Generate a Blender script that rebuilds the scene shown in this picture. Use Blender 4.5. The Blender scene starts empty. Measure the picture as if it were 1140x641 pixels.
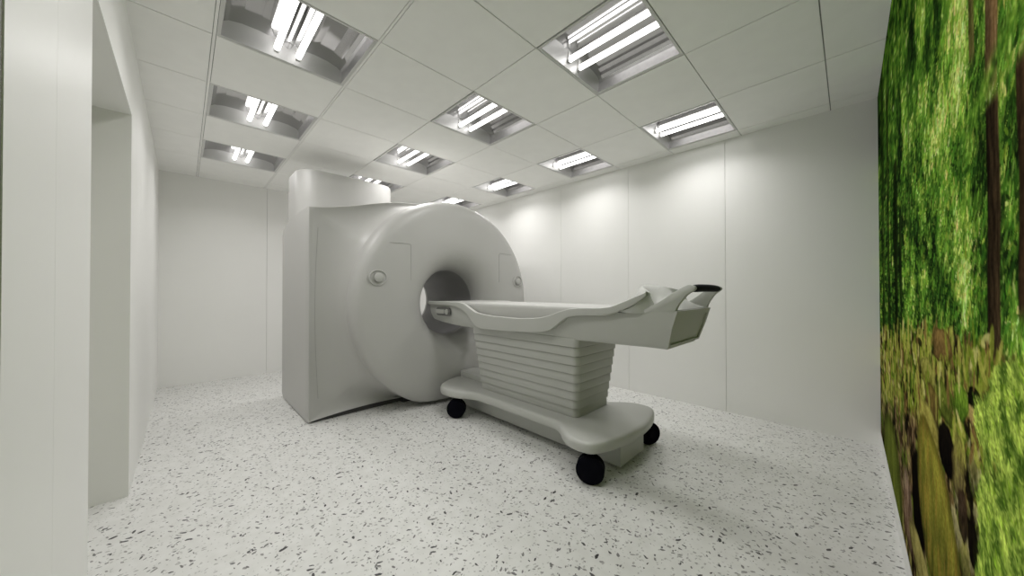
import bpy, bmesh, math, random
import numpy as np
from mathutils import Vector, Matrix
random.seed(7)
SC = bpy.context.scene
COL = SC.collection
EYE = 1.15                      # camera height; floor is z = 0
HC = 2.59                       # ceiling height
XB, XR = -5.75, 0.167           # back wall / mural wall
XP = 0.155                      # printed face of the mural
YL, YF = -0.213, 3.68           # left wall / far wall

# ------------------------------------------------------------------ materials
def s2l(c):
    return tuple(((v / 255) / 12.92) if v / 255 <= .04045 else (((v / 255 + .055) / 1.055) ** 2.4) for v in c)

def mat(name, col, rough=.5, metal=0., noise=0., scale=6., spec=.5, bump=0., bscale=80.):
    m = bpy.data.materials.new(name); m.use_nodes = True
    nt = m.node_tree; b = nt.nodes['Principled BSDF']
    b.inputs['Roughness'].default_value = rough
    b.inputs['Metallic'].default_value = metal
    b.inputs['Specular IOR Level'].default_value = spec
    if noise > 0:
        tc = nt.nodes.new('ShaderNodeTexCoord')
        n = nt.nodes.new('ShaderNodeTexNoise'); n.inputs['Scale'].default_value = scale
        n.inputs['Detail'].default_value = 4
        r = nt.nodes.new('ShaderNodeValToRGB')
        r.color_ramp.elements[0].position = .3; r.color_ramp.elements[1].position = .7
        r.color_ramp.elements[0].color = tuple(c * (1 - noise) for c in col) + (1,)
        r.color_ramp.elements[1].color = tuple(min(1, c * (1 + noise)) for c in col) + (1,)
        nt.links.new(tc.outputs['Object'], n.inputs['Vector'])
        nt.links.new(n.outputs['Fac'], r.inputs['Fac'])
        nt.links.new(r.outputs['Color'], b.inputs['Base Color'])
    else:
        b.inputs['Base Color'].default_value = tuple(col) + (1,)
    if bump > 0:
        tc = nt.nodes.new('ShaderNodeTexCoord')
        n = nt.nodes.new('ShaderNodeTexNoise'); n.inputs['Scale'].default_value = bscale
        bp = nt.nodes.new('ShaderNodeBump'); bp.inputs['Strength'].default_value = bump
        bp.inputs['Distance'].default_value = .002
        nt.links.new(tc.outputs['Object'], n.inputs['Vector'])
        nt.links.new(n.outputs['Fac'], bp.inputs['Height'])
        nt.links.new(bp.outputs['Normal'], b.inputs['Normal'])
    return m

M = {}
M['wall'] = mat('wall panel paint', (.84, .84, .82), .4, noise=.008, scale=2.5)
M['jamb'] = mat('door reveal paint', (.74, .74, .71), .5, noise=.012, scale=2.5)
M['gap'] = mat('panel joint', (.50, .50, .49), .8, noise=.05)
M['tile'] = mat('ceiling tile', (.92, .92, .90), .85, noise=.015, scale=9, bump=.15, bscale=220)
M['bar'] = mat('ceiling bar', (.90, .90, .88), .5, noise=.01)
M['tgap'] = mat('ceiling joint', (.30, .30, .29), .9, noise=.05)
M['shell'] = mat('scanner cover', (.465, .462, .448), .42, noise=.008, scale=3)
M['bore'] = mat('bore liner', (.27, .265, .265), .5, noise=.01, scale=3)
M['seam'] = mat('cover joint', (.32, .32, .31), .7, noise=.03)
M['table'] = mat('table cover', (.45, .455, .43), .42, noise=.008, scale=4)
M['pad'] = mat('table pad', (.45, .45, .43), .6, noise=.01, scale=5)
M['black'] = mat('black rubber', (.004, .004, .007), .6, noise=.1, scale=20, spec=.03)
M['dark'] = mat('shadow gap dark', (.05, .05, .05), .5, noise=.05, scale=20)  # colour carries the shade in the gap under the scanner
M['brushed'] = mat('lamp side plate', (.40, .395, .395), .34, metal=.9, noise=.06, scale=40)
M['plate'] = mat('lamp end plate', (.55, .545, .545), .45, metal=.6, noise=.01)
M['recess'] = mat('recess plastic', (.15, .15, .145), .5, noise=.03)
M['frame'] = mat('lamp frame', (.66, .66, .65), .4, noise=.01)
M['winframe'] = mat('window frame', (.16, .155, .13), .5, noise=.03)
M['skirt'] = mat('skirting paint', (.76, .76, .74), .45, noise=.01)

def mirror_mat():
    m = bpy.data.materials.new('lamp reflector'); m.use_nodes = True
    nt = m.node_tree; b = nt.nodes['Principled BSDF']
    b.inputs['Metallic'].default_value = 1
    b.inputs['Base Color'].default_value = (.52, .515, .52, 1)
    tc = nt.nodes.new('ShaderNodeTexCoord')
    mp = nt.nodes.new('ShaderNodeMapping'); mp.inputs['Scale'].default_value = (2, 260, 260)
    n = nt.nodes.new('ShaderNodeTexNoise'); n.inputs['Scale'].default_value = 1.; n.inputs['Detail'].default_value = 3
    r = nt.nodes.new('ShaderNodeMapRange'); r.inputs['To Min'].default_value = .03; r.inputs['To Max'].default_value = .14
    nt.links.new(tc.outputs['Object'], mp.inputs['Vector']); nt.links.new(mp.outputs['Vector'], n.inputs['Vector'])
    nt.links.new(n.outputs['Fac'], r.inputs['Value']); nt.links.new(r.outputs['Result'], b.inputs['Roughness'])
    return m
M['mirror'] = mirror_mat()

def glow_mat(strength):
    m = bpy.data.materials.new('fluorescent tube'); m.use_nodes = True
    nt = m.node_tree; nt.nodes.clear()
    o = nt.nodes.new('ShaderNodeOutputMaterial'); e = nt.nodes.new('ShaderNodeEmission')
    e.inputs['Color'].default_value = (1, .985, .955, 1); e.inputs['Strength'].default_value = strength
    nt.links.new(e.outputs[0], o.inputs['Surface'])
    return m
M['tube'] = glow_mat(5.)

def glass_mat():
    m = bpy.data.materials.new('window glass'); m.use_nodes = True
    b = m.node_tree.nodes['Principled BSDF']
    b.inputs['Base Color'].default_value = (.05, .055, .055, 1); b.inputs['Roughness'].default_value = .05
    return m
M['glass'] = glass_mat()

def floor_mat():
    m = bpy.data.materials.new('terrazzo'); m.use_nodes = True
    nt = m.node_tree; L = nt.links; b = nt.nodes['Principled BSDF']
    b.inputs['Roughness'].default_value = .42
    tc = nt.nodes.new('ShaderNodeTexCoord')
    nz = nt.nodes.new('ShaderNodeTexNoise'); nz.inputs['Scale'].default_value = 45; nz.inputs['Detail'].default_value = 2
    L.new(tc.outputs['Object'], nz.inputs['Vector'])
    sub = nt.nodes.new('ShaderNodeVectorMath'); sub.operation = 'SUBTRACT'; sub.inputs[1].default_value = (.5, .5, .5)
    L.new(nz.outputs['Color'], sub.inputs[0])
    sc = nt.nodes.new('ShaderNodeVectorMath'); sc.operation = 'SCALE'; sc.inputs['Scale'].default_value = .012
    L.new(sub.outputs[0], sc.inputs[0])
    ad = nt.nodes.new('ShaderNodeVectorMath'); ad.operation = 'ADD'
    L.new(tc.outputs['Object'], ad.inputs[0]); L.new(sc.outputs[0], ad.inputs[1])
    base = nt.nodes.new('ShaderNodeTexNoise'); base.inputs['Scale'].default_value = 14; base.inputs['Detail'].default_value = 6
    L.new(tc.outputs['Object'], base.inputs['Vector'])
    ramp = nt.nodes.new('ShaderNodeValToRGB')
    ramp.color_ramp.elements[0].position = .35; ramp.color_ramp.elements[0].color = (.64, .64, .62, 1)
    ramp.color_ramp.elements[1].position = .65; ramp.color_ramp.elements[1].color = (.70, .70, .685, 1)
    L.new(base.outputs['Fac'], ramp.inputs['Fac'])
    cur = ramp.outputs['Color']
    # (scale, rotation, stretch, share of cells holding a chip, chip radius, colour)
    for k, (s, rot, st, share, rad, col) in enumerate([
            (92, .3, .60, .26, .36, (.50, .50, .485)), (74, 1.7, .52, .24, .34, (.40, .40, .385)),
            (60, 2.6, .50, .17, .33, (.27, .265, .26)), (54, .9, .42, .10, .30, (.17, .168, .165)), (58, 2.75, .40, .10, .30, (.15, .148, .145)),
            (48, 2.1, .38, .07, .28, (.05, .048, .05)), (50, .25, .42, .06, .28, (.05, .048, .05)), (30, 1.35, .42, .035, .22, (.022, .02, .022)),
            (64, 1.25, .5, .07, .28, (.08, .08, .08))]):
        mp = nt.nodes.new('ShaderNodeMapping')
        m0 = nt.nodes.new('ShaderNodeMapping'); m0.inputs['Rotation'].default_value = (0, 0, rot)
        mp.inputs['Scale'].default_value = (s * st, s, s)
        mp.inputs['Location'].default_value = (k * 3.7, k * 1.3, 0)
        L.new(ad.outputs[0], m0.inputs['Vector']); L.new(m0.outputs['Vector'], mp.inputs['Vector'])
        v = nt.nodes.new('ShaderNodeTexVoronoi'); v.voronoi_dimensions = '2D'; v.inputs['Scale'].default_value = 1
        L.new(mp.outputs['Vector'], v.inputs['Vector'])
        sep = nt.nodes.new('ShaderNodeSeparateColor'); L.new(v.outputs['Color'], sep.inputs['Color'])
        # radius = rad * (1 - r/share) where r < share
        r1 = nt.nodes.new('ShaderNodeMapRange'); r1.inputs['From Min'].default_value = 0; r1.inputs['From Max'].default_value = share
        r1.inputs['To Min'].default_value = rad; r1.inputs['To Max'].default_value = .06 * (1 if share > .3 else 0)
        L.new(sep.outputs['Red'], r1.inputs['Value'])
        lt = nt.nodes.new('ShaderNodeMath'); lt.operation = 'LESS_THAN'
        L.new(v.outputs['Distance'], lt.inputs[0]); L.new(r1.outputs['Result'], lt.inputs[1])
        pr = nt.nodes.new('ShaderNodeMath'); pr.operation = 'LESS_THAN'; pr.inputs[1].default_value = share
        L.new(sep.outputs['Red'], pr.inputs[0])
        mu = nt.nodes.new('ShaderNodeMath'); mu.operation = 'MULTIPLY'
        L.new(lt.outputs[0], mu.inputs[0]); L.new(pr.outputs[0], mu.inputs[1])
        mx = nt.nodes.new('ShaderNodeMix'); mx.data_type = 'RGBA'
        L.new(mu.outputs[0], mx.inputs['Factor']); L.new(cur, mx.inputs['A'])
        mx.inputs['B'].default_value = col + (1,)
        cur = mx.outputs['Result']
    L.new(cur, b.inputs['Base Color'])
    return m
M['floor'] = floor_mat()

# ------------------------------------------------------------------ helpers
def obj(name, bm, m, parent=None, smooth=None, loc=None):
    me = bpy.data.meshes.new(name)
    bm.normal_update(); bm.to_mesh(me); bm.free()
    for mm in (m if isinstance(m, (list, tuple)) else [m]): me.materials.append(mm)
    if smooth is not None:
        me.polygons.foreach_set('use_smooth', [True] * len(me.polygons))
        me.set_sharp_from_angle(angle=math.radians(smooth))
    o = bpy.data.objects.new(name, me); COL.objects.link(o)
    if parent is not None:
        o.parent = parent
        o.matrix_parent_inverse = Matrix.Translation(parent.location).inverted()
    if loc: o.location = loc
    return o

def thing(name, label, cat, loc, group=None):
    o = bpy.data.objects.new(name, None); COL.objects.link(o)
    o.empty_display_size = .1; o.location = loc
    tag(o, label, cat, group); return o

def tag(o, label, cat, group=None):
    o['label'] = label; o['category'] = cat
    if group: o['group'] = group
    return o

def struct(name, bm, m, smooth=None):
    o = obj(name, bm, m, None, smooth); o['kind'] = 'structure'; return o

def box(bm, x0, x1, y0, y1, z0, z1, mi=0):
    vs = [bm.verts.new((x, y, z)) for x in (x0, x1) for y in (y0, y1) for z in (z0, z1)]
    for f in ((0, 1, 3, 2), (4, 6, 7, 5), (0, 4, 5, 1), (2, 3, 7, 6), (0, 2, 6, 4), (1, 5, 7, 3)):
        fc = bm.faces.new([vs[i] for i in f]); fc.material_index = mi
    return vs

def bevel_all(bm, w, seg=2, ang=30):
    es = [e for e in bm.edges if len(e.link_faces) == 2 and e.calc_face_angle(0) > math.radians(ang)]
    bmesh.ops.bevel(bm, geom=es, offset=w, segments=seg, profile=.5, affect='EDGES', clamp_overlap=True)

def prism(bm, pts, axis, a, b):
    """closed outline extruded along an axis; pts are the other two coordinates in order"""
    def P(u, v, w):
        return {'x': (w, u, v), 'y': (u, w, v), 'z': (u, v, w)}[axis]
    lo = [bm.verts.new(P(u, v, a)) for u, v in pts]; hi = [bm.verts.new(P(u, v, b)) for u, v in pts]
    n = len(pts)
    bm.faces.new(lo); bm.faces.new(hi)
    for i in range(n):
        j = (i + 1) % n
        bm.faces.new((lo[i], lo[j], hi[j], hi[i]))
    bmesh.ops.recalc_face_normals(bm, faces=bm.faces)

def catmull(pts, n=6, closed=True):
    P = [np.array(p, float) for p in pts]; out = []; N = len(P)
    for i in range(N if closed else N - 1):
        if closed: p0, p1, p2, p3 = P[i - 1], P[i], P[(i + 1) % N], P[(i + 2) % N]
        else: p0, p1, p2, p3 = P[max(i - 1, 0)], P[i], P[i + 1], P[min(i + 2, N - 1)]
        for k in range(n):
            t = k / n
            out.append(tuple(.5 * ((2 * p1) + (-p0 + p2) * t + (2 * p0 - 5 * p1 + 4 * p2 - p3) * t * t + (-p0 + 3 * p1 - 3 * p2 + p3) * t ** 3)))
    if not closed: out.append(tuple(P[-1]))
    return out

def rrect(x0, x1, y0, y1, r, n=6):
    pts = []
    for cx, cy, a in ((x1 - r, y0 + r, -90), (x1 - r, y1 - r, 0), (x0 + r, y1 - r, 90), (x0 + r, y0 + r, 180)):
        for k in range(n + 1):
            t = math.radians(a + 90 * k / n); pts.append((cx + r * math.cos(t), cy + r * math.sin(t)))
    return pts

def loft(bm, rings, closed=True, caps=(False, False)):
    R = [[bm.verts.new(p) for p in ring] for ring in rings]
    n = len(R[0])
    for a, b in zip(R[:-1], R[1:]):
        for i in range(n if closed else n - 1):
            j = (i + 1) % n
            bm.faces.new((a[i], a[j], b[j], b[i]))
    if caps[0]: bm.faces.new(list(reversed(R[0])))
    if caps[1]: bm.faces.new(R[-1])
    return R

def tube(bm, path, r, n=10, caps=True):
    P = [Vector(p) for p in path]; rings = []
    up = Vector((0, 0, 1))
    for i, p in enumerate(P):
        t = (P[min(i + 1, len(P) - 1)] - P[max(i - 1, 0)]).normalized()
        ref = up if abs(t.z) < .95 else Vector((1, 0, 0))
        s = t.cross(ref).normalized(); u = s.cross(t)
        rr = r[i] if isinstance(r, (list, tuple)) else r
        rings.append([p + (s * math.cos(a) + u * math.sin(a)) * rr for a in (2 * math.pi * k / n for k in range(n))])
    loft(bm, rings, True, (caps, caps))
    bmesh.ops.recalc_face_normals(bm, faces=bm.faces)

def interp(x, tab):
    return float(np.interp(x, [t[0] for t in tab], [t[1] for t in tab]))

# ------------------------------------------------------------------ room
def panels_x(bm, x0, x1, seams, yface, yback, z0, z1, g=.0014):
    """wall of panels running along x, with open joints; front face at yface"""
    xs = [x0] + sorted(s for s in seams if x0 < s < x1) + [x1]
    for a, b in zip(xs[:-1], xs[1:]):
        box(bm, a + (g if a != x0 else 0), b - (g if b != x1 else 0), min(yface, yback), max(yface, yback), z0, z1)

T = .06
bm = bmesh.new(); box(bm, XB - .3, XR + .3, YL - 1.0, YF + .3, -.08, 0); struct('floor', bm, M['floor'])

bm = bmesh.new()                                    # far wall
panels_x(bm, XB, XR, [-.831 - .972 * k for k in range(6)], YF, YF + T, 0, HC)
box(bm, XB, XR, YF + .012, YF + T + .01, 0, HC, 1)
struct('wall_far', bm, [M['wall'], M['gap']])

bm = bmesh.new()                                    # back wall
ys = [YL] + [.833 + .97 * k for k in range(3)] + [YF]
for i in range(len(ys) - 1):
    box(bm, XB - T, XB, ys[i] + (.0014 if i else 0), ys[i + 1] - (.0014 if i < len(ys) - 2 else 0), 0, HC)
box(bm, XB - T - .01, XB - .012, YL, YF, 0, HC, 1)
struct('wall_back', bm, [M['wall'], M['gap']])

bm = bmesh.new(); box(bm, XR + .004, XR + .1, YL - .1, YF + .1, 0, HC); struct('wall_right', bm, M['wall'])
bm = bmesh.new(); box(bm, XR - .014, XR + .004, YL, YF, 0, .098); bevel_all(bm, .003, 1); struct('baseboard_right', bm, M['skirt'])

DX0, DX1, DZ = -2.85, -1.708, 2.146                # doorway in the left wall
WX0, WX1, WZ0, WZ1 = -.979, .06, .97, 2.1           # window in the left wall
DD = .42
bm = bmesh.new()
SX = -1.30
box(bm, XB, DX0, YL - .15, YL, 0, HC)
box(bm, DX0, DX1, YL - .15, YL, DZ, HC)
box(bm, DX1, SX - .0005, YL - .15, YL, 0, HC)
box(bm, SX + .0005, WX0, YL - .15, YL, 0, HC)
box(bm, SX - .0005, SX + .0005, YL - .14, YL - .012, 0, HC, 1)
box(bm, WX0, WX1, YL - .15, YL, 0, WZ0)
box(bm, WX0, WX1, YL - .15, YL, WZ1, HC)
box(bm, WX1, XR, YL - .15, YL, 0, HC)
struct('wall_left', bm, [M['wall'], M['gap']])

bm = bmesh.new()                                    # lining of the doorway
box(bm, DX0 - .1, DX0 + .001, YL - DD - .06, YL - .001, 0, DZ + .1)
box(bm, DX1, DX1 + .1, YL - DD - .06, YL - .151, 0, DZ + .1)
box(bm, DX0, DX1, YL - DD - .06, YL - .151, DZ, DZ + .1)
struct('trim_1', bm, M['jamb'])
bm = bmesh.new(); box(bm, DX0 + .002, DX1 - .002, YL - DD - .05, YL - DD, .004, DZ - .003); bevel_all(bm, .003, 1)
d = struct('door_1', bm, M['jamb'])

bm = bmesh.new()                                    # window frame and pane
fw = .05
for a in ((WX0, WX1, WZ0, WZ0 + fw), (WX0, WX1, WZ1 - fw, WZ1)): box(bm, a[0], a[1], YL - .12, YL - .002, a[2], a[3])
for a in ((WX0, WX0 + fw), (WX1 - fw, WX1)): box(bm, a[0], a[1], YL - .12, YL - .002, WZ0 + fw, WZ1 - fw)
w = struct('window_1', bm, M['winframe'])
bm = bmesh.new(); box(bm, WX0 + fw, WX1 - fw, YL - .09, YL - .08, WZ0 + fw, WZ1 - fw)
obj('window_pane', bm, M['glass'], w)

# ceiling ---------------------------------------------------------------
GX0, GY0, TX, TY = -2.498, -0.5675, .6, .6838       # grid node (0,0), tile size
def gx(i): return GX0 + i * TX
def gy(j): return GY0 + j * TY
LIGHTS = [(i, j) for i in (-4, -2, 0, 2) for j in (1, 3, 5)]
xs = sorted({XB, XR} | {gx(i) for i in range(-5, 5) if XB < gx(i) < XR})
ys = sorted({YL, YF} | {gy(j) for j in range(0, 8) if YL < gy(j) < YF})
lightcells = {(round(gx(i), 3), round(gy(j), 3)) for i, j in LIGHTS}
bm = bmesh.new()
BW = .0065                                           # half width of the main bars along x
def bw(c): return BW if c < gy(2) + .1 else 0.
for a, b in zip(xs[:-1], xs[1:]):
    for c, e in zip(ys[:-1], ys[1:]):
        if (round(a, 3), round(c, 3)) in lightcells: continue
        p0 = 0 if a == XB else .003; p1 = 0 if b == XR else .003
        q0 = 0 if c == YL else bw(c) + .0032; q1 = 0 if e == YF else bw(e) + .0032
        box(bm, a + p0, b - p1, c + q0, e - q1, HC, HC + .02)
        box(bm, a, b, c, e, HC + .010, HC + .03, 2)
for c in [c for c in ys[1:-1] if bw(c) > 0]:
    box(bm, XB, XR, c - BW, c + BW, HC, HC + .03, 1)
for i, j in LIGHTS:                                 # plenum over each lamp opening
    box(bm, gx(i), gx(i + 1), gy(j), gy(j + 1), HC + .17, HC + .19, 2)
    for (x0, x1, y0, y1) in ((gx(i), gx(i) + .004, gy(j), gy(j + 1)), (gx(i + 1) - .004, gx(i + 1), gy(j), gy(j + 1)),
                             (gx(i), gx(i + 1), gy(j), gy(j) + .004), (gx(i), gx(i + 1), gy(j + 1) - .004, gy(j + 1))):
        box(bm, x0, x1, y0, y1, HC + .012, HC + .17, 2)
box(bm, XB, XR, YL, YF, HC + .19, HC + .21, 2)
for (x0, x1, y0, y1) in ((XB - .06, XR + .06, YL - .06, YL), (XB - .06, XR + .06, YF, YF + .06), (XB - .06, XB, YL, YF), (XR, XR + .06, YL, YF)):
    box(bm, x0, x1, y0, y1, HC, HC + .21, 2)
struct('ceiling', bm, [M['tile'], M['bar'], M['tgap']])

# lamps -----------------------------------------------------------------
def make_lamp():
    r = thing('ceiling_light', 'x', 'ceiling light', (0, 0, HC))
    hx, hy = TX / 2, TY / 2
    ox, oy = hx - .0025, hy - .0085
    ix, iy = hx - .020, hy - .026
    z = HC
    bm = bmesh.new()                                # frame: flat rim with a small step inside
    ringo = lambda a, b, h: [(-a, -b, h), (a, -b, h), (a, b, h), (-a, b, h)]
    loft(bm, [ringo(ox, oy, z + .012), ringo(ox, oy, z - .0004), ringo(ox - .009, oy - .009, z - .0004),
              ringo(ox - .009, oy - .009, z + .002), ringo(ix, iy, z + .002), ringo(ix, iy, z + .012)])
    bmesh.ops.recalc_face_normals(bm, faces=bm.faces)
    obj('frame', bm, M['frame'], r)
    prof = [(iy, .0), (iy - .002, .062), (iy - .010, .078), (iy - .032, .092), (iy - .09, .104), (iy - .17, .108)]
    def xo(h): return ix - .16 * h
    for s in (-1, 1):                               # long curved reflectors
        bm = bmesh.new()
        loft(bm, [[(-xo(h), s * y, z + .003 + h) for y, h in prof], [(xo(h), s * y, z + .003 + h) for y, h in prof]], closed=False)
        bm.faces.ensure_lookup_table()
        for k in range(2): bm.faces[k].material_index = 1
        obj('side_reflector', bm, [M['mirror'], M['brushed']], r)
    bm = bmesh.new()                                # ridge between the tubes and over them
    cr = [(iy - .17, .108), (.100, .104), (.075, .112), (.03, .106), (.018, .085), (0, .074)]
    cr = cr + [(-y, h) for y, h in reversed(cr[:-1])]
    loft(bm, [[(-xo(h), y, z + .003 + h) for y, h in cr], [(xo(h), y, z + .003 + h) for y, h in cr]], closed=False)
    obj('centre_reflector', bm, M['mirror'], r, smooth=40)
    for s in (-1, 1):                               # end plates
        bm = bmesh.new()
        full = prof + cr[1:-1] + [(-y, h) for y, h in reversed(prof)]
        bm.faces.new([bm.verts.new((s * xo(h), y, z + .003 + h)) for y, h in full])
        obj('end_plate', bm, M['plate'], r)
    for s in (-1, 1):
        y, h = s * .057, z + .052
        bm = bmesh.new()
        tube(bm, [(-.262, y, h), (-.258, y, h), (.258, y, h), (.262, y, h)], [.009, .017, .017, .009], 14)
        obj('fluorescent_tube', bm, M['tube'], r, smooth=40)
    for sx in (-1, 1):
        for sy in (-1, 1):
            bm = bmesh.new()
            a, b = sorted((sx * .262, sx * .272))
            box(bm, a, b, sy * .057 - .012, sy * .057 + .012, z + .034, z + .105)
            obj('lamp_holder', bm, M['frame'], r)
    la = bpy.data.lights.new('lamp_light', 'AREA'); la.shape = 'RECTANGLE'
    la.size = TX - .14; la.size_y = .32; la.energy = 6.2; la.color = (1, .98, .965); la.spread = math.radians(146)
    lo = bpy.data.objects.new('lamp_light', la); COL.objects.link(lo); lo.parent = r; lo.location = (0, 0, -.006)
    return r

def copy_tree(o):
    c = o.copy(); COL.objects.link(c)
    for ch in list(o.children):
        k = ch.copy(); COL.objects.link(k); k.parent = c
        k.matrix_parent_inverse = ch.matrix_parent_inverse.copy()
    return c

LAB = {
    (2, 3): 'large recessed two-tube ceiling light at the top of the photo, right of the middle',
    (0, 3): 'recessed two-tube ceiling light above the ring of the scanner, second of the middle row',
    (-2, 3): 'recessed two-tube ceiling light over the left part of the scanner, third of the middle row',
    (-4, 3): 'recessed ceiling light mostly hidden behind the box on top of the scanner',
    (2, 5): 'recessed ceiling light beside the far wall, nearest to the forest mural',
    (0, 5): 'recessed ceiling light beside the far wall, second along from the forest mural',
    (-2, 5): 'recessed ceiling light beside the far wall, third along from the forest mural',
    (-4, 5): 'recessed ceiling light just above the top rim of the scanner ring, in the far corner',
    (2, 1): 'recessed ceiling light overhead, above the top edge of the photo',
    (0, 1): 'large recessed ceiling light at the top left of the photo, cut by its edge',
    (-2, 1): 'recessed ceiling light second from the front in the row beside the left wall',
    (-4, 1): 'recessed ceiling light nearest the back wall in the row beside the left wall',
}
proto = None
for (i, j) in LIGHTS:
    loc = (gx(i) + TX / 2, gy(j) + TY / 2, HC)
    if proto is None:
        proto = make_lamp()
        for ch in proto.children:
            if ch.type == 'MESH': ch.matrix_parent_inverse = Matrix.Translation((0, 0, -HC))
        o = proto
    else: o = copy_tree(proto)
    o.location = loc
    tag(o, LAB[(i, j)], 'ceiling light', 'recessed ceiling lights')

# ------------------------------------------------------------------ scanner
YC, ZC = 2.10, EYE - .125
XREAR, XFRONT = -4.39, -3.28
SY0, SY1 = .768, 3.0
mri = thing('mri_scanner', 'large pale scanner with round ring front and central bore, standing on the speckled floor', 'scanner', (-3.8, YC, 0))

def side_pts(n_side=28, n_top=44):
    top, bot = 1.885, .012
    P = []
    for k in range(n_side): P.append((SY0, bot + (top - bot) * k / n_side))
    for k in range(n_top): P.append((SY0 + (SY1 - SY0) * k / n_top, top))
    for k in range(n_side): P.append((SY1, top - (top - bot) * k / n_side))
    for k in range(n_top): P.append((SY1 - (SY1 - SY0) * k / n_top, bot))
    return np.array(P)
BP = side_pts()
TH = np.arctan2(BP[:, 1] - ZC, BP[:, 0] - YC)
def circ(r, x, zmin=None):
    y = YC + r * np.cos(TH); z = ZC + r * np.sin(TH)
    if zmin is not None: z = np.maximum(z, zmin)
    return np.stack([np.full(len(TH), x), y, z], 1)
TOPC = [(.768, 1.885), (.86, 1.896), (.97, 1.917), (1.15, 1.958), (1.36, 2.020), (1.55, 2.066), (1.75, 2.090), (2.1, 2.098), (2.45, 2.09), (2.65, 2.066), (2.84, 2.0), (3.0, 1.93)]
TC = np.interp(BP[:, 0], [t[0] for t in TOPC], [t[1] for t in TOPC])
TC = np.where(BP[:, 1] > 1.8849, TC, 1.885)
LIFT = np.where(BP[:, 1] < .02, .036 * np.sin(np.pi * np.clip((BP[:, 0] - SY0) / 1.15, 0, 1)) ** .8, 0)
LIFT = np.where((BP[:, 1] < .02) & (BP[:, 0] > SY0 + .575), np.maximum(LIFT, .030), LIFT)
def rect(x, top=3., bot=.012, ins=0.):
    f = (BP[:, 1] - .012) / (1.885 - .012)
    y = np.clip(BP[:, 0], SY0 + ins, SY1 - ins)
    return np.stack([np.full(len(TH), x), y, bot + f * (np.minimum(top, TC) - bot)], 1)
rings = [circ(.352, -4.19), circ(.356, -4.21), circ(.372, -4.26), circ(.41, -4.32), circ(.46, -4.365), circ(.52, XREAR), rect(XREAR, 1.66, .11, .03), rect(XREAR + .012, 1.70, .085, .008), rect(XREAR + .05, 1.755, .05), rect(XREAR + .10, 1.80, .02)]
for x, t in ((-4.20, 1.84), (-4.08, 1.868), (-3.93, 1.89), (-3.8, 1.93), (-3.65, 2.0), (-3.5, 2.06), (-3.4, 2.09)): rings.append(rect(x, t))
q0 = rect(XFRONT - .012); q0[:, 2] += LIFT; rings.append(q0); q0 = rect(XFRONT - .002, 3., .014, .003); q0[:, 2] += LIFT - .002 * (q0[:, 2] > 1); rings.append(q0)
base = rect(XFRONT, 3., .016, .008); base[:, 2] += LIFT; fwd = np.clip((1.0 - np.abs(BP[:, 0] - YC)) / .80, 0, 1); base[:, 0] += np.where(BP[:, 1] < .02, .25 * fwd * fwd * (3 - 2 * fwd), 0); base[:, 2] -= .006 * (base[:, 2] > 1)
tgt = circ(1.070, -3.06, .045)
seam_path = []
NS = 18
for k in range(NS + 1):
    s = k / NS
    e = math.sin(math.pi * s / 2); q = base * (1 - e) + tgt * e
    q[:, 0] = XFRONT + (-3.06 - XFRONT) * (1 - math.cos(math.pi * s / 2)) - (.02 + .03 * np.clip((1.0 - base[:, 2]) / 1.0, 0, 1) * (BP[:, 1] < 1.88)) * math.sin(math.pi * s ** .75)
    q[:, 2] = np.maximum(q[:, 2], np.minimum(base[:, 2], .05) * (1 - s) + .045 * s)
    rings.append(q)
    if k == 2: seam_path = [tuple(v) for v in q[2:27]]
bm = bmesh.new(); loft(bm, [[tuple(p) for p in r_] for r_ in rings]); bmesh.ops.recalc_face_normals(bm, faces=bm.faces)
obj('housing', bm, M['shell'], mri, smooth=35)

prof = [(-3.17, 1.055), (-3.15, 1.073), (-3.10, 1.078), (-3.04, 1.076), (-3.0, 1.066), (-2.97, 1.05), (-2.95, 1.03), (-2.937, 1.005), (-2.930, .97), (-2.925, .92),
        (-2.922, .82), (-2.922, .72), (-2.926, .64), (-2.936, .57), (-2.953, .515), (-2.98, .465), (-3.015, .425), (-3.055, .395), (-3.10, .372), (-3.15, .36), (-3.22, .356)]
bm = bmesh.new(); loft(bm, [[tuple(p) for p in circ(r, x, .040)] for x, r in prof]); bmesh.ops.recalc_face_normals(bm, faces=bm.faces)
obj('front_cover', bm, M['shell'], mri, smooth=35)
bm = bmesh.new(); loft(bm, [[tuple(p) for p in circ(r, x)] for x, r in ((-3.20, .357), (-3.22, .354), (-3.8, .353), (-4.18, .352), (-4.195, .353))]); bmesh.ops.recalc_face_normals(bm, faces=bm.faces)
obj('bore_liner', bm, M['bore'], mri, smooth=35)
bm = bmesh.new(); box(bm, -4.25, -3.305, SY0 + .035, SY1 - .06, 0, .058); box(bm, -3.305, -3.24, 1.62, 2.58, 0, .040); box(bm, -3.24, -3.12, 1.80, 2.40, 0, .036)
obj('shadow_plinth', bm, M['dark'], mri)  # recessed base, coloured dark to paint the shadow along the lifted lower edge

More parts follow.
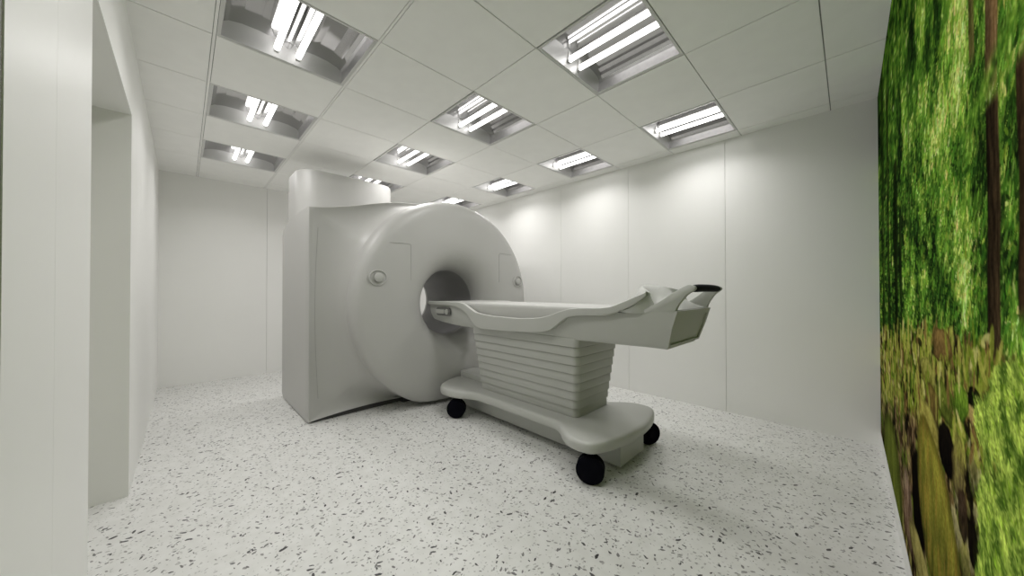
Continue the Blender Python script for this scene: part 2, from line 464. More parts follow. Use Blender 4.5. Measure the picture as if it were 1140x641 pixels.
bm = bmesh.new(); prism(bm, rrect(-4.30, -3.70, .785, 1.75, .17, 10), 'z', 1.80, EYE + 1.205)
es = [e for e in bm.edges if all(v.co.z > 2.3 for v in e.verts)]
bmesh.ops.bevel(bm, geom=es, offset=.02, segments=3, profile=.5, affect='EDGES')
obj('top_box', bm, M['shell'], mri, smooth=40)
if seam_path:
    bm = bmesh.new(); tube(bm, [(x + .0005, y, z) for x, y, z in seam_path], .0016, 6); obj('cover_seam', bm, M['seam'], mri)
for s in (-1, 1):                                   # access panel outlines on the ring
    yy = YC + s * .565
    bm = bmesh.new()
    p = [(-2.9215, yy + s * .21, EYE + .44), (-2.9205, yy + s * .02, EYE + .445), (-2.9205, yy, EYE + .43), (-2.9205, yy, EYE + .10)]
    tube(bm, p, .0013, 6); obj('panel_joint', bm, M['seam'], mri)
    bx = (-2.921, YC + s * .877, EYE + .118)
    def disc(r, x0, x1, seg=32, ey=1.):
        b_ = bmesh.new()
        def ring(rr, x): return [(x, bx[1] + rr * ey * math.cos(2 * math.pi * k / seg), bx[2] + rr * math.sin(2 * math.pi * k / seg)) for k in range(seg)]
        loft(b_, [ring(r * 1.02, x0), ring(r, x1 - .003), ring(r * .88, x1), ring(.001, x1)], True, (False, True)); bmesh.ops.recalc_face_normals(b_, faces=b_.faces); return b_
    bez = bmesh.new()
    def rg(rr, x): return [(x, bx[1] + rr * 1.15 * math.cos(2 * math.pi * k / 32), bx[2] + rr * math.sin(2 * math.pi * k / 32)) for k in range(32)]
    loft(bez, [rg(.072, bx[0] - .01), rg(.072, bx[0] + .003), rg(.066, bx[0] + .005), rg(.062, bx[0] + .004), rg(.058, bx[0] - .006), rg(.044, bx[0] - .006), rg(.042, bx[0] - .003)])
    bmesh.ops.recalc_face_normals(bez, faces=bez.faces)
    bz = obj('control_bezel', bez, M['shell'], mri, smooth=40)
    obj('control_knob', disc(.040, bx[0] - .004, bx[0] + .020), M['pad'], bz, smooth=40)
    # (knob is a sub-part: parent sits at the origin, so no offset is needed)

# ------------------------------------------------------------------ patient table
YT = 2.12
tab = thing('patient_table', 'grey wheeled patient table with ribbed column and black end grip, docked into the scanner bore', 'patient table', (-1.8, YT, 0))
def E(z): return EYE + z
UP = [(-3.07, -.118), (-3.05, -.106), (-2.52, -.105), (-2.46, -.115), (-2.40, -.138), (-2.34, -.165), (-2.28, -.186), (-2.18, -.199), (-2.05, -.207), (-1.78, -.209), (-1.62, -.200), (-1.54, -.190),
      (-1.45, -.168), (-1.377, -.141), (-1.30, -.119), (-1.22, -.110), (-1.07, -.105), (-1.0, -.095), (-.959, -.081), (-.90, -.057), (-.845, -.032), (-.80, -.012), (-.79, -.006)]
LO = [(-3.07, -.130), (-3.05, -.139), (-2.68, -.140), (-2.58, -.146), (-2.48, -.169), (-2.42, -.197), (-2.37, -.230), (-2.32, -.278), (-2.27, -.312), (-2.2, -.322), (-2.0, -.320), (-1.78, -.312), (-1.6, -.302), (-1.52, -.292),
      (-1.45, -.272), (-1.377, -.219), (-1.32, -.180), (-1.27, -.167), (-1.2, -.160), (-1.053, -.152), (-.99, -.138), (-.93, -.116), (-.871, -.090), (-.83, -.064), (-.79, -.030)]
XS = sorted(set(np.round(np.concatenate([np.linspace(-3.07, -.79, 110), [u[0] for u in UP]]), 4)))
HW = .32                                            # half width at the rails

# body: open trough, near the rail its top edge follows the rail
def body_sec(x):
    top = (interp(x, UP) * .5 + interp(x, LO) * .5)
    top = max(top, -.245)
    if x > -1.0: top = -.106 if x > -.93 else -.118 + (x + 1) / .07 * .012
    bot = interp(x, [(-3.07, -.278), (-3.05, -.294), (-3.0, -.304), (-2.9, -.318), (-2.7, -.334), (-2.3, -.342), (-1.3, -.335), (-.70, -.322)])
    out = HW - .034
    wb = .255
    tin = .032
    fl = min(-.262, top - .01) if x < -1.0 else top - .004
    half = [(wb - .03, bot), (wb, bot + .008), (wb + .012, bot + .03), (out - .012, -.235), (out, -.19 if top > -.18 else top - .008), (out, top), (out - tin, top), (out - tin - .004, fl)]
    half = [(w_, max(z_, bot) if k > 2 else z_) for k, (w_, z_) in enumerate(half)]
    pts = [(x, YT - w_, E(z_)) for w_, z_ in half] + [(x, YT + w_, E(z_)) for w_, z_ in reversed(half)]
    return pts
xb = [x for x in XS if x < -.80]
secs = [body_sec(x) for x in xb]
# slanted tail: last sections follow the slanted end plane
def slant(sec, d):
    return [(x + d + (z - E(-.322)) * .30, y, z) for x, y, z in sec]
endsec = body_sec(-.80)
secs += [[(x + .095 * k / 3 + (z - E(-.322)) * .30 * k / 3, y, z) for x, y, z in endsec] for k in (1, 2, 3)]
bm = bmesh.new(); loft(bm, secs, True, (True, True)); bmesh.ops.recalc_face_normals(bm, faces=bm.faces)
obj('table_body', bm, M['table'], tab, smooth=32)

# end panel set on the slanted end face
def tail(y, z, off): return (-.705 + (z + .322) * .30 + off, y, E(z))
bm = bmesh.new()
o_ = [(YT - .262, -.312), (YT + .262, -.312), (YT + .293, -.20), (YT + .293, -.108), (YT - .293, -.108), (YT - .293, -.20)]
i_ = [(YT - .238, -.298), (YT + .238, -.298), (YT + .262, -.20), (YT + .262, -.142), (YT - .262, -.142), (YT - .262, -.20)]
loft(bm, [[tail(y, z, .000) for y, z in o_], [tail(y, z, .012) for y, z in o_], [tail(y, z, .012) for y, z in i_], [tail(y, z, .004) for y, z in i_]], True, (True, True))
bmesh.ops.recalc_face_normals(bm, faces=bm.faces)
obj('end_panel', bm, M['table'], tab)

for s in (-1, 1):                                   # wavy side rails
    rings = []
    for x in XS:
        u, l = interp(x, UP), interp(x, LO)
        if u - l < .012: m_ = (u + l) / 2; u, l = m_ + .006, m_ - .006
        c = .003
        HWx = HW - .012 * max(0, (x + .95) / .16) ** 1.5 if x > -.95 else HW
        cs = [(HW - .050, l + .004), (HW - .006, l), (HW, l + c), (HW + .001, (u + l) / 2), (HW - .001, u - c), (HW - .007, u), (HW - .022, u + .0005), (HW - .036, u - .005), (HW - .050, u - .012)]
        rings.append([(x, YT + s * (w_ - HW + HWx), E(z_)) for w_, z_ in cs])
    bm = bmesh.new(); loft(bm, rings, True, (True, True)); bmesh.ops.recalc_face_normals(bm, faces=bm.faces)
    obj('side_rail', bm, M['table'], tab, smooth=50)

# pad lying in the trough
rings = []
for x in np.linspace(-3.05, -1.0, 60):
    k = min(1, (x + 3.05) / .04, (-1.0 - x) / .04)
    r = max(.0, 1 - k) ** 2 * .03
    w_ = HW - .072
    cs = [(-w_, -.26), (-w_ - .004, -.20), (-w_ - .001, -.135), (-w_ + .002, -.120), (-w_ + .008, -.111), (-w_ + .02, -.108), (0, -.1085)]
    cs = cs + [(-a, b) for a, b in reversed(cs[:-1])]
    rings.append([(x, YT + a, E(b - (r if b > -.2 else 0))) for a, b in cs])
bm = bmesh.new(); loft(bm, rings, True, (True, True)); bmesh.ops.recalc_face_normals(bm, faces=bm.faces)
obj('table_pad', bm, M['pad'], tab, smooth=45)

# raised deck at the foot end: its leading edge bows towards the head
def deck_row(t):
    a2 = abs(t) ** 2.2
    xl = -.900 + .108 * a2; zl = .036 - .040 * a2
    zl -= .006 * max(0, (abs(t) - .93) / .07) ** 2
    cur = [(xl - .16, -.122), (xl - .10, -.104), (xl - .055, -.066 - .012 * a2), (xl - .02, zl - .020), (xl - .006, zl - .004), (xl + .004, zl), (xl + .012, zl - .001)]
    xs_, zs_ = cur[-1]
    for k in range(1, 13):
        f = k / 12; x = xs_ + (-.642 - xs_) * f
        crest = -.105 + (.018 + .105) * max(0, (-.642 - x) / .198) ** .9 if x > -.84 else .018 + (-.84 - x) * .3
        dome = -.104 + (crest + .104) * (1 - abs(t) ** 2.6)
        wt = math.exp(-(x - xs_) / .022)
        cur.append((x, wt * zs_ + (1 - wt) * dome))
    out_ = []
    for x, z in cur:
        dw = HW - .010 - .034 * min(1, max(0, (x + .86) / .08))
        out_.append((x, YT + t * dw, E(z)))
    return out_
rows = [deck_row(t) for t in np.linspace(-1, 1, 41)]
rows = [[(x, y, E(-.128)) for x, y, z in rows[0]]] + rows + [[(x, y, E(-.128)) for x, y, z in rows[-1]]]
bm = bmesh.new(); loft(bm, rows, closed=False)
bmesh.ops.recalc_face_normals(bm, faces=bm.faces)
bmesh.ops.contextual_create(bm, geom=[e for e in bm.edges if e.is_boundary])
obj('foot_deck', bm, M['table'], tab, smooth=42)

# handle arms: blades that rise from the sides of the tail
ARM = catmull([(-.86, -.120), (-.80, -.102), (-.725, -.058), (-.651, -.006), (-.607, .021), (-.582, .030), (-.560, .022), (-.556, .005), (-.590, -.021), (-.612, -.050), (-.632, -.082), (-.650, -.118), (-.70, -.124), (-.80, -.124)], 4)
for s in (-1, 1):
    bm = bmesh.new()
    def arm_y(x, z):
        t = max(0, min(1, (z + .10) / .13)); return HW - .0325 - .030 * t ** 1.3
    outer = [bm.verts.new((x, YT + s * arm_y(x, z), E(z))) for x, z in ARM]
    inner = [bm.verts.new((x, YT + s * (arm_y(x, z) - .032), E(z))) for x, z in ARM]
    bm.faces.new(outer); bm.faces.new(inner)
    for k in range(len(ARM)):
        q = (k + 1) % len(ARM); bm.faces.new((outer[k], outer[q], inner[q], inner[k]))
    bmesh.ops.recalc_face_normals(bm, faces=bm.faces)
    bevel_all(bm, .004, 2, 50)
    obj('handle_arm', bm, M['table'], tab, smooth=40)
bm = bmesh.new()
gr = []
for y in np.linspace(-.256, .256, 17):
    k = 1 - .35 * (abs(y) / .256) ** 6
    gr.append([(-.577 + .026 * k * math.cos(a), YT + y, E(.010) + .021 * k * math.sin(a) + .004 * (1 - (y / .256) ** 2)) for a in (2 * math.pi * q / 16 for q in range(16))])
loft(bm, gr, True, (True, True)); bmesh.ops.recalc_face_normals(bm, faces=bm.faces)
o = obj('handle_grip', bm, M['black'], tab, smooth=50); o['label'] = 'black padded grip bar'

# release control on the near side
ys_ = YT - HW + .022
bm = bmesh.new(); prism(bm, rrect(-2.93, -2.69, E(-.243), E(-.163), .034, 8), 'y', ys_ - .006, ys_ + .008)
rec = obj('release_recess', bm, M['recess'], tab, smooth=40)
bm = bmesh.new(); prism(bm, rrect(-2.925, -2.775, E(-.224), E(-.184), .012, 5), 'y', ys_ - .014, ys_ - .004); bevel_all(bm, .003, 2)
obj('release_lever', bm, M['pad'], tab, smooth=40)
bm = bmesh.new(); prism(bm, [(-2.735 + .027 * math.cos(t), E(-.203) + .027 * math.sin(t)) for t in (2 * math.pi * k / 24 for k in range(24))], 'y', ys_ - .018, ys_ - .004); bevel_all(bm, .004, 2)
obj('release_button', bm, M['pad'], tab, smooth=40)

# bellows column: eight stacked ribs, narrower towards the floor
ZB, ZTp = E(-.892), E(-.318)
NR = 9
bm = bmesh.new()
for k in range(NR):
    t = (k + .5) / NR
    z0 = ZB - .003 + (ZTp - ZB) * k / NR; z1 = ZB + (ZTp - ZB) * (k + 1) / NR - .001
    x0 = -2.405; x1 = -1.345 + .085 * t
    y0 = 1.958 - .108 * t; y1 = 2.395 + .02 * t
    R_ = []
    for inset, z in ((.016, z0), (.016, z0 + .0042), (.001, z0 + .0046), (0, z0 + .007), (.0, z1 - .003), (.003, z1)):
        rr = [(x, y, z) for x, y in rrect(x0 + inset, x1 - inset, y0 + inset, y1 - inset, .045, 5)]
        R_.append(rr)
    loft(bm, R_, True, (True, True))
bmesh.ops.recalc_face_normals(bm, faces=bm.faces)
obj('bellows_column', bm, M['table'], tab, smooth=35)

# base plate: dumbbell outline
YP = 2.13
half = [(-2.90, .0), (-2.88, .16), (-2.80, .33), (-2.68, .415), (-2.55, .42), (-2.44, .385), (-2.34, .325), (-2.25, .302), (-2.0, .300), (-1.7, .300), (-1.46, .302), (-1.38, .325), (-1.30, .395), (-1.22, .445), (-1.13, .452),
        (-1.05, .415), (-.995, .27), (-.97, .12), (-.965, .0)]
out = half + [(x, -w_) for x, w_ in reversed(half[1:-1])]
out = catmull([(x, YP - w_) for x, w_ in out], 4)
cen = np.array([-1.9, YP])
bm = bmesh.new()
def shrink(d):
    P = np.array(out); nxt = np.roll(P, -1, 0) - np.roll(P, 1, 0); nrm = np.stack([nxt[:, 1], -nxt[:, 0]], 1)
    nrm /= np.linalg.norm(nrm, axis=1)[:, None] + 1e-9
    sgn = np.sign(((P - cen) * nrm).sum(1).mean())
    return P - nrm * d * sgn
zb0, zb1 = E(-.960), E(-.892)
R_ = []
for d_, z in ((.012, zb0), (.003, zb0 + .004), (0, zb0 + .012), (0, zb1 - .022), (.005, zb1 - .010), (.014, zb1 - .003), (.03, zb1)):
    R_.append([(x, y, z) for x, y in shrink(d_)])
loft(bm, R_, True, (True, True)); bmesh.ops.recalc_face_normals(bm, faces=bm.faces)
obj('base_plate', bm, M['table'], tab, smooth=50)
bm = bmesh.new(); box(bm, -2.70, -1.035, 1.99, 2.33, .022, zb0 + .004); bevel_all(bm, .004, 1)
obj('base_box', bm, M['table'], tab)
bm = bmesh.new(); prism(bm, rrect(-2.90, -2.36, 2.07, 2.33, .05, 6), 'z', zb1 - .004, zb1 + .055); bevel_all(bm, .008, 2, 50)
obj('docking_block', bm, M['table'], tab, smooth=40)

def caster(x, y, yaw):
    rot = Matrix.Translation((x, y, 0)) @ Matrix.Rotation(yaw, 4, 'Z')
    n = 28
    bm = bmesh.new()                                # fork hood over the wheel
    R_ = []
    for yy, r in ((-.036, .060), (-.030, .070), (.030, .070), (.036, .060)):
        a0, a1 = math.radians(35), math.radians(215)
        R_.append([(.004 + r * math.cos(a0 + (a1 - a0) * k / 14), yy, .084 + r * math.sin(a0 + (a1 - a0) * k / 14) + .006) for k in range(15)] )
    loft(bm, R_, True, (True, True))
    tube(bm, [(0, 0, .140), (0, 0, .168), (0, 0, zb0 + .002)], .020, 12)
    bm.transform(rot); bmesh.ops.recalc_face_normals(bm, faces=bm.faces)
    c = obj('caster', bm, M['black'], tab, smooth=40); c['label'] = 'black swivel caster'
    for s in (-1, 1):
        bm = bmesh.new(); R_ = []
        for yy, r in ((.004, .070), (.006, .080), (.012, .084), (.030, .084), (.036, .078), (.040, .055), (.038, .030), (.043, .018)):
            R_.append([(r * math.cos(2 * math.pi * k / n), s * yy, .084 + r * math.sin(2 * math.pi * k / n)) for k in range(n)])
        loft(bm, R_, True, (True, True)); bm.transform(rot); bmesh.ops.recalc_face_normals(bm, faces=bm.faces)
        obj('wheel', bm, M['black'], c, smooth=40)
for x, y, a in ((-1.10, 1.745, .45), (-1.08, 2.50, .9), (-2.52, 1.775, .75), (-2.54, 2.48, .5)): caster(x, y, a)

# ------------------------------------------------------------------ forest mural
def mural():
    rng = np.random.default_rng(5)
    th0 = math.radians(135.392)
    def Xy(X): return XP * np.tan(th0 - np.arctan((np.asarray(X, float) - 570) / 370.863))
    yc = Xy(np.concatenate([np.arange(979.5, 1140, .9), np.arange(1140, 1500, 4.)]))
    yc = np.concatenate([[YF - .001], yc[(yc < YF - .004) & (yc > YL)], [YL + .002]])
    Y = np.sort(yc)                                   # ascending y
    Z = np.concatenate([np.arange(.098, EYE - .62, .006), np.arange(EYE - .62, EYE - .40, .004), np.arange(EYE - .40, EYE + .40, .0022),
                        np.arange(EYE + .40, EYE + .62, .004), np.arange(EYE + .62, HC - .001, .006), [HC - .001]])
    ny, nz = len(Y), len(Z)
    YY, ZZ = np.meshgrid(Y, Z)
    def noise(u, v, seed):
        r = np.random.default_rng(seed); tabl = r.random((256, 256))
        iu, iv = np.floor(u).astype(int), np.floor(v).astype(int); fu, fv = u - iu, v - iv
        fu = fu * fu * (3 - 2 * fu); fv = fv * fv * (3 - 2 * fv)
        g = lambda a, b: tabl[a % 256, b % 256]
        return (g(iu, iv) * (1 - fu) + g(iu + 1, iv) * fu) * (1 - fv) + (g(iu, iv + 1) * (1 - fu) + g(iu + 1, iv + 1) * fu) * fv
    def fbm(u, v, seed, o=4):
        s = 0; a = .5
        for k in range(o): s = s + a * noise(u * 2 ** k + 7 * k, v * 2 ** k, seed + k); a *= .5
        return s / (1 - .5 ** o)
    def mix(C, col, m):
        m = np.clip(m, 0, 1)[..., None]; return C * (1 - m) + np.array(col, float) * m
    def sm(x, a, b): t = np.clip((x - a) / (b - a), 0, 1); return t * t * (3 - 2 * t)
    H_ = ZZ - EYE
    def at(X, Yp):                                     # measured spot on the print -> wall coordinates
        t = th0 - math.atan((X - 570) / 370.863); y = XP * math.tan(t)
        dep = y / math.sin(t) * math.cos(math.atan((X - 570) / 370.863))
        return y, EYE + (323.58 - Yp) / 370.863 * dep
    def span(X0, X1, Y0, Y1):                          # measured box -> centre and half sizes on the wall
        ym, zm = at((X0 + X1) / 2, (Y0 + Y1) / 2)
        ya, yb = at(X0, Y0)[0], at(X1, Y0)[0]
        return (ya + yb) / 2, zm, abs(ya - yb) / 2, abs(at((X0 + X1) / 2, Y0)[1] - at((X0 + X1) / 2, Y1)[1]) / 2
    RA = np.array([[16, 26, 12], [34, 60, 20], [66, 108, 34], [106, 148, 48], [152, 184, 78], [210, 220, 136]], float)
    def ramp(L):
        L = np.clip(L, 0, .999) * 5; i = L.astype(int); f = (L - i)[..., None]
        return RA[i] * (1 - f) + RA[i + 1] * f
    n1 = fbm(YY * 5, ZZ * 4, 1); n2 = fbm(YY * 15, ZZ * 11, 11); n3 = fbm(YY * 45, ZZ * 40, 21, 3); n4 = fbm(YY * 110, ZZ * 70, 31, 3)
    # how light the canopy is at each place
    c_ = 1.16 - .35 * (H_ - .30)
    sun = np.exp(-((YY - c_) / .17) ** 2) * sm(H_, .04, .20)
    Lf = .44 + .75 * (n1 - .5) + .95 * (n2 - .5) + .26 * sun + .10 * np.exp(-((YY - 1.05) / .10) ** 2) * np.exp(-((H_ + .02) / .09) ** 2)
    Lf -= .14 * sm(YY, 2.2, 3.2) + .12 * np.exp(-((YY - .97) / .04) ** 2) * sm(H_, .0, .1)
    for (X0, X1, Y0, Y1, d_) in ((1026, 1052, 222, 300, .30), (990, 1006, 150, 400, .30), (1020, 1030, 300, 390, .18), (1055, 1070, 150, 210, .15), (1116, 1128, 120, 180, .12), (1040, 1056, 300, 345, .10)):
        yc_, zc_, ry_, rz_ = span(X0, X1, Y0, Y1)
        Lf -= d_ * np.exp(-((YY - yc_) / ry_) ** 2 - ((ZZ - zc_) / rz_) ** 2)
    for (X0, X1, Y0, Y1, d_) in ((1018, 1036, 285, 345, .16), (1062, 1094, 230, 370, .12), (1050, 1086, 0, 120, .14), (1116, 1134, 230, 330, .14), (1000, 1030, 20, 120, .06)):
        yc_, zc_, ry_, rz_ = span(X0, X1, Y0, Y1)
        Lf += d_ * np.exp(-((YY - yc_) / ry_) ** 2 - ((ZZ - zc_) / rz_) ** 2)
    C = ramp(Lf * .80 + .9 * (n3 - .5) * .5)
    # leaves: many small drooping strokes, each with a tint of its clump
    N = 26000
    ly = np.exp(rng.uniform(math.log(.60), math.log(YF), N)); lz = EYE + rng.uniform(-.30, 1.44, N)
    k = rng.random(N) < .6; lz[k] = EYE + rng.uniform(-.16, .60, k.sum())
    for q in range(N):
        y0, z0 = ly[q], lz[q]
        sc_ = .35 + .50 * min(y0, 2.2)
        a = rng.uniform(.006, .024) * sc_; b = a * rng.uniform(.16, .42)
        ang = rng.normal(-1.05, .5)
        j0, j1 = np.searchsorted(Y, [y0 - a, y0 + a]); i0, i1 = np.searchsorted(Z, [z0 - a, z0 + a])
        if j1 <= j0 or i1 <= i0: continue
        du = YY[i0:i1, j0:j1] - y0; dv = ZZ[i0:i1, j0:j1] - z0
        ca, sa = math.cos(ang), math.sin(ang)
        e = ((du * ca + dv * sa) / a) ** 2 + ((-du * sa + dv * ca) / b) ** 2
        lf = Lf[(i0 + i1) // 2, (j0 + j1) // 2]
        tcol = ramp(np.array(lf + rng.normal(.02, .20))) * rng.uniform(.9, 1.1, 3)
        C[i0:i1, j0:j1] = mix(C[i0:i1, j0:j1], tcol, (1 - sm(e, .45, 1.1)) * .82)
    # trunks -----------------------------------------------------------
    def trunk(X0, X1, Y0, Y1, c0, c1, lean=0., seed=50, alpha=1., soft=.14):
        nonlocal C
        yc_, _, ry_, _ = span(X0, X1, 323, 324)
        z1 = at((X0 + X1) / 2, Y0)[1] if Y0 > 0 else HC; z0 = at((X0 + X1) / 2, Y1)[1]
        cx = yc_ + lean * (ZZ - EYE) + .010 * (noise(ZZ * 7, ZZ * 0 + 3.1, seed) - .5)
        d = (YY - cx) / ry_
        bark = np.clip(1.5 * fbm(YY * 150, ZZ * 20, seed + 1, 3) - .25, 0, 1)[..., None]
        col = np.array(c0, float) * (1 - bark) + np.array(c1, float) * bark
        col = col * (.95 - .35 * np.clip(d, -1, 1))[..., None]
        m = ((1 - sm(np.abs(d), 1 - soft, 1 + soft)) * sm(ZZ, z0 - .03, z0 + .01) * (1 - sm(ZZ, z1 - .01, z1 + .02)) * alpha)[..., None]
        C = C * (1 - m) + col * m
    trunk(983, 985.5, 60, 380, (18, 34, 10), (40, 56, 22), seed=61, alpha=.7)
    trunk(988.5, 991, 100, 420, (14, 26, 10), (38, 44, 20), seed=63, alpha=.75)
    trunk(996, 1000, 180, 395, (10, 20, 8), (30, 38, 16), seed=65, alpha=.9)
    trunk(1002, 1004.5, 230, 390, (14, 26, 10), (34, 46, 20), seed=67, alpha=.85)
    trunk(1012, 1014, 60, 300, (22, 44, 14), (48, 66, 28), seed=69, alpha=.5)
    trunk(1085, 1091, 0, 55, (70, 66, 34), (112, 98, 58), lean=.04, seed=73, alpha=.85)
    trunk(1135, 1152, 60, 345, (44, 36, 24), (86, 66, 44), seed=75)
    trunk(1190, 1215, 0, 420, (40, 34, 22), (80, 64, 44), seed=77)
    trunk(1300, 1340, 0, 420, (40, 34, 22), (80, 64, 44), seed=79)
    trunk(1098.5, 1112.5, 0, 90, (74, 58, 36), (130, 106, 72), lean=-.015, seed=91)
    trunk(1100, 1114.5, 112, 412, (26, 21, 14), (66, 54, 36), lean=.0, seed=93)
    yb_, zb_ = at(1104, 85)
    br = np.exp(-((ZZ - zb_ - (yb_ - YY) * .30) / .022) ** 2) * sm(YY, .70, .78) * (1 - sm(YY, 1.0, 1.10))
    C = C * (1 - br[..., None] * .85) + ramp(.50 + .9 * (n3 - .5) + .5 * (n4 - .5)) * (br[..., None] * .85)
    # ground: leaf litter, stones and moss ------------------------------
    edge_ = np.interp(YY, [.2, .76, 1.0, 1.28, 1.73, 2.3, 3.15, 3.7], [-.08, -.09, -.112, -.128, -.150, -.20, -.28, -.32])
    gnd = 1 - sm(H_ - edge_ + .07 * (n2 - .5) + .05 * (n3 - .5), -.012, .018)
    g1 = fbm(YY * 9 + 9, ZZ * 6, 101); g2 = fbm(YY * 34, ZZ * 20, 111, 4); g3 = fbm(YY * 90, ZZ * 22, 121, 3)
    G = np.zeros_like(C) + np.array([108, 104, 46.])
    G = mix(G, [136, 148, 56], sm(g1, .45, .62)); G = mix(G, [74, 60, 32], sm(g1, .46, .32))
    G = mix(G, [20, 17, 11], sm(g2, .44, .34)); G = mix(G, [172, 166, 100], sm(g2, .58, .72) * .75)
    low_ = sm(edge_ - H_, .22, .38)
    G = mix(G, [112, 92, 72], low_ * .7 * sm(g3, .35, .6)); G = mix(G, [38, 29, 22], low_ * sm(g3, .46, .36) * .8)
    G = mix(G, [16, 14, 9], sm(fbm(YY * 20 + 3, ZZ * 9, 131, 4), .46, .37) * .9)
    G *= (.62 + .76 * n3)[..., None]
    C = C * (1 - gnd[..., None]) + G * gnd[..., None]
    def blades(n, amt):
        nonlocal C
        for q in range(n):                              # blades and dead leaves standing up from the litter
            y0 = math.exp(rng.uniform(math.log(.85), math.log(3.5))); ed = np.interp(y0, [.76, 1.28, 1.73, 3.15], [-.09, -.128, -.15, -.28])
            z0 = EYE + ed - rng.uniform(-.03, .22) * (.5 + .4 * y0)
            a = rng.uniform(.012, .050) * (.35 + .5 * y0); b = a * rng.uniform(.18, .45); ang = math.pi / 2 + rng.normal(0, .6)
            j0, j1 = np.searchsorted(Y, [y0 - a, y0 + a]); i0, i1 = np.searchsorted(Z, [z0 - a, z0 + a])
            if j1 <= j0 or i1 <= i0: continue
            du = YY[i0:i1, j0:j1] - y0; dv = ZZ[i0:i1, j0:j1] - z0; ca, sa = math.cos(ang), math.sin(ang)
            e = ((du * ca + dv * sa) / a) ** 2 + ((-du * sa + dv * ca) / b) ** 2
            tint = np.array([[156, 158, 72], [126, 140, 50], [100, 124, 36], [112, 88, 50], [24, 22, 12], [186, 182, 112], [64, 92, 26]][rng.choice(7, p=[.2, .2, .15, .12, .16, .07, .10])], float)
            C[i0:i1, j0:j1] = mix(C[i0:i1, j0:j1], tint, (1 - sm(e, .5, 1.1)) * amt)
    for q in range(260):
        X_, Y_ = rng.uniform(980, 1100), rng.uniform(385, 640)
        y0, z0 = at(X_, Y_)
        if z0 > EYE + np.interp(y0, [.76, 1.28, 1.73, 3.15], [-.09, -.128, -.15, -.28]): continue
        sz = rng.uniform(.02, .055) * (.4 + .55 * y0); t_ = rng.choice(6)
        top = np.array([[156, 154, 84], [118, 134, 52], [112, 92, 54], [40, 34, 22], [180, 174, 120], [96, 120, 40]][t_], float)
        j0, j1 = np.searchsorted(Y, [y0 - sz * 1.3, y0 + sz * 1.3]); i0, i1 = np.searchsorted(Z, [z0 - sz * 1.5, z0 + sz * 1.5])
        if j1 <= j0 or i1 <= i0: continue
        du = (YY[i0:i1, j0:j1] - y0) / sz; dv = (ZZ[i0:i1, j0:j1] - z0) / (sz * rng.uniform(.6, 1.2)) - rng.uniform(-.6, .6) * du
        rr = np.sqrt(du ** 2 + dv ** 2) + .8 * (n4[i0:i1, j0:j1] - .5) + .6 * (n3[i0:i1, j0:j1] - .5)
        m = ((1 - sm(rr, .72, 1.0)) * .9)[..., None]; f = np.clip(.55 + .45 * dv + .8 * (n4[i0:i1, j0:j1] - .5), 0, 1)[..., None]
        C[i0:i1, j0:j1] = C[i0:i1, j0:j1] * (1 - m) + (top * .38 * (1 - f) + top * f) * m
    blades(800, .8)
    def put(X0, X1, Y0, Y1, top, bot, seed=1, edge=.10, al=1., tilt=0., rough=.5, streak=None):
        nonlocal C
        y0, z0, ry, rz = span(X0, X1, Y0, Y1)
        du = YY - y0; dv = (ZZ - z0) - tilt * du
        rr = (np.abs(du / ry) ** 2.3 + np.abs(dv / rz) ** 2.3) ** (1 / 2.3) + rough * (fbm(YY * 1.6 / ry, ZZ * 1.6 / rz, seed, 3) - .5)
        m = ((1 - sm(rr, 1 - edge, 1 + edge * .6)) * al)[..., None]
        tx = fbm(YY * 7 / ry, ZZ * 3 / rz, seed + 3, 4)
        f = np.clip(.5 + .45 * dv / rz + 1.5 * (tx - .5), 0, 1)[..., None]
        col = np.array(bot, float) * (1 - f) + np.array(top, float) * f
        if streak is not None:
            st = sm(fbm(YY * 60, ZZ * 9 + YY * 14, seed + 9, 3), .52, .68)[..., None] * .55
            col = col * (1 - st) + np.array(streak, float) * st
        col = col * (1 - .35 * sm(rr, .72, 1.0))[..., None]
        C = C * (1 - m) + col * m
    put(982, 1003, 470, 650, (92, 104, 40), (52, 58, 26), seed=257, rough=.2)
    put(1003, 1014, 530, 610, (150, 130, 108), (70, 52, 42), seed=258, rough=.5, al=.8)
    put(1037, 1058, 366, 404, (128, 106, 58), (84, 68, 38), seed=201)
    put(1024, 1040, 400, 436, (150, 152, 74), (96, 96, 40), seed=203)
    put(1028, 1043, 428, 470, (112, 98, 48), (66, 54, 30), seed=205)
    put(1042, 1060, 424, 472, (104, 120, 44), (60, 70, 26), seed=207)
    put(1060, 1076, 428, 468, (118, 152, 48), (62, 90, 26), seed=209)
    put(1076, 1093, 432, 466, (20, 22, 12), (10, 10, 7), seed=211, rough=.4)
    put(1077, 1084, 450, 474, (186, 168, 104), (130, 110, 66), seed=213)
    put(1020, 1044, 450, 500, (162, 158, 78), (104, 98, 44), seed=215, rough=.4)
    put(1043, 1061, 474, 530, (22, 19, 14), (9, 8, 7), seed=217, rough=.3)
    put(1058, 1072, 485, 560, (140, 138, 66), (72, 62, 38), seed=219, rough=.5, al=.8)
    put(1013, 1028, 505, 612, (16, 14, 10), (10, 9, 7), seed=231, rough=.3)
    blades(110, .8)
    put(1019, 1068, 496, 690, (138, 136, 52), (70, 74, 28), tilt=.22, seed=241, edge=.05, rough=.16, streak=(138, 112, 48))
    put(1009, 1036, 606, 655, (152, 146, 84), (100, 96, 52), seed=251)
    put(1063, 1074, 545, 600, (66, 50, 38), (20, 15, 12), seed=261, rough=.4, al=.85)
    put(1074, 1086, 580, 630, (24, 20, 14), (10, 9, 7), seed=263, rough=.4)
    put(1092, 1108, 520, 545, (96, 80, 56), (40, 34, 24), seed=265, rough=.5, al=.8)
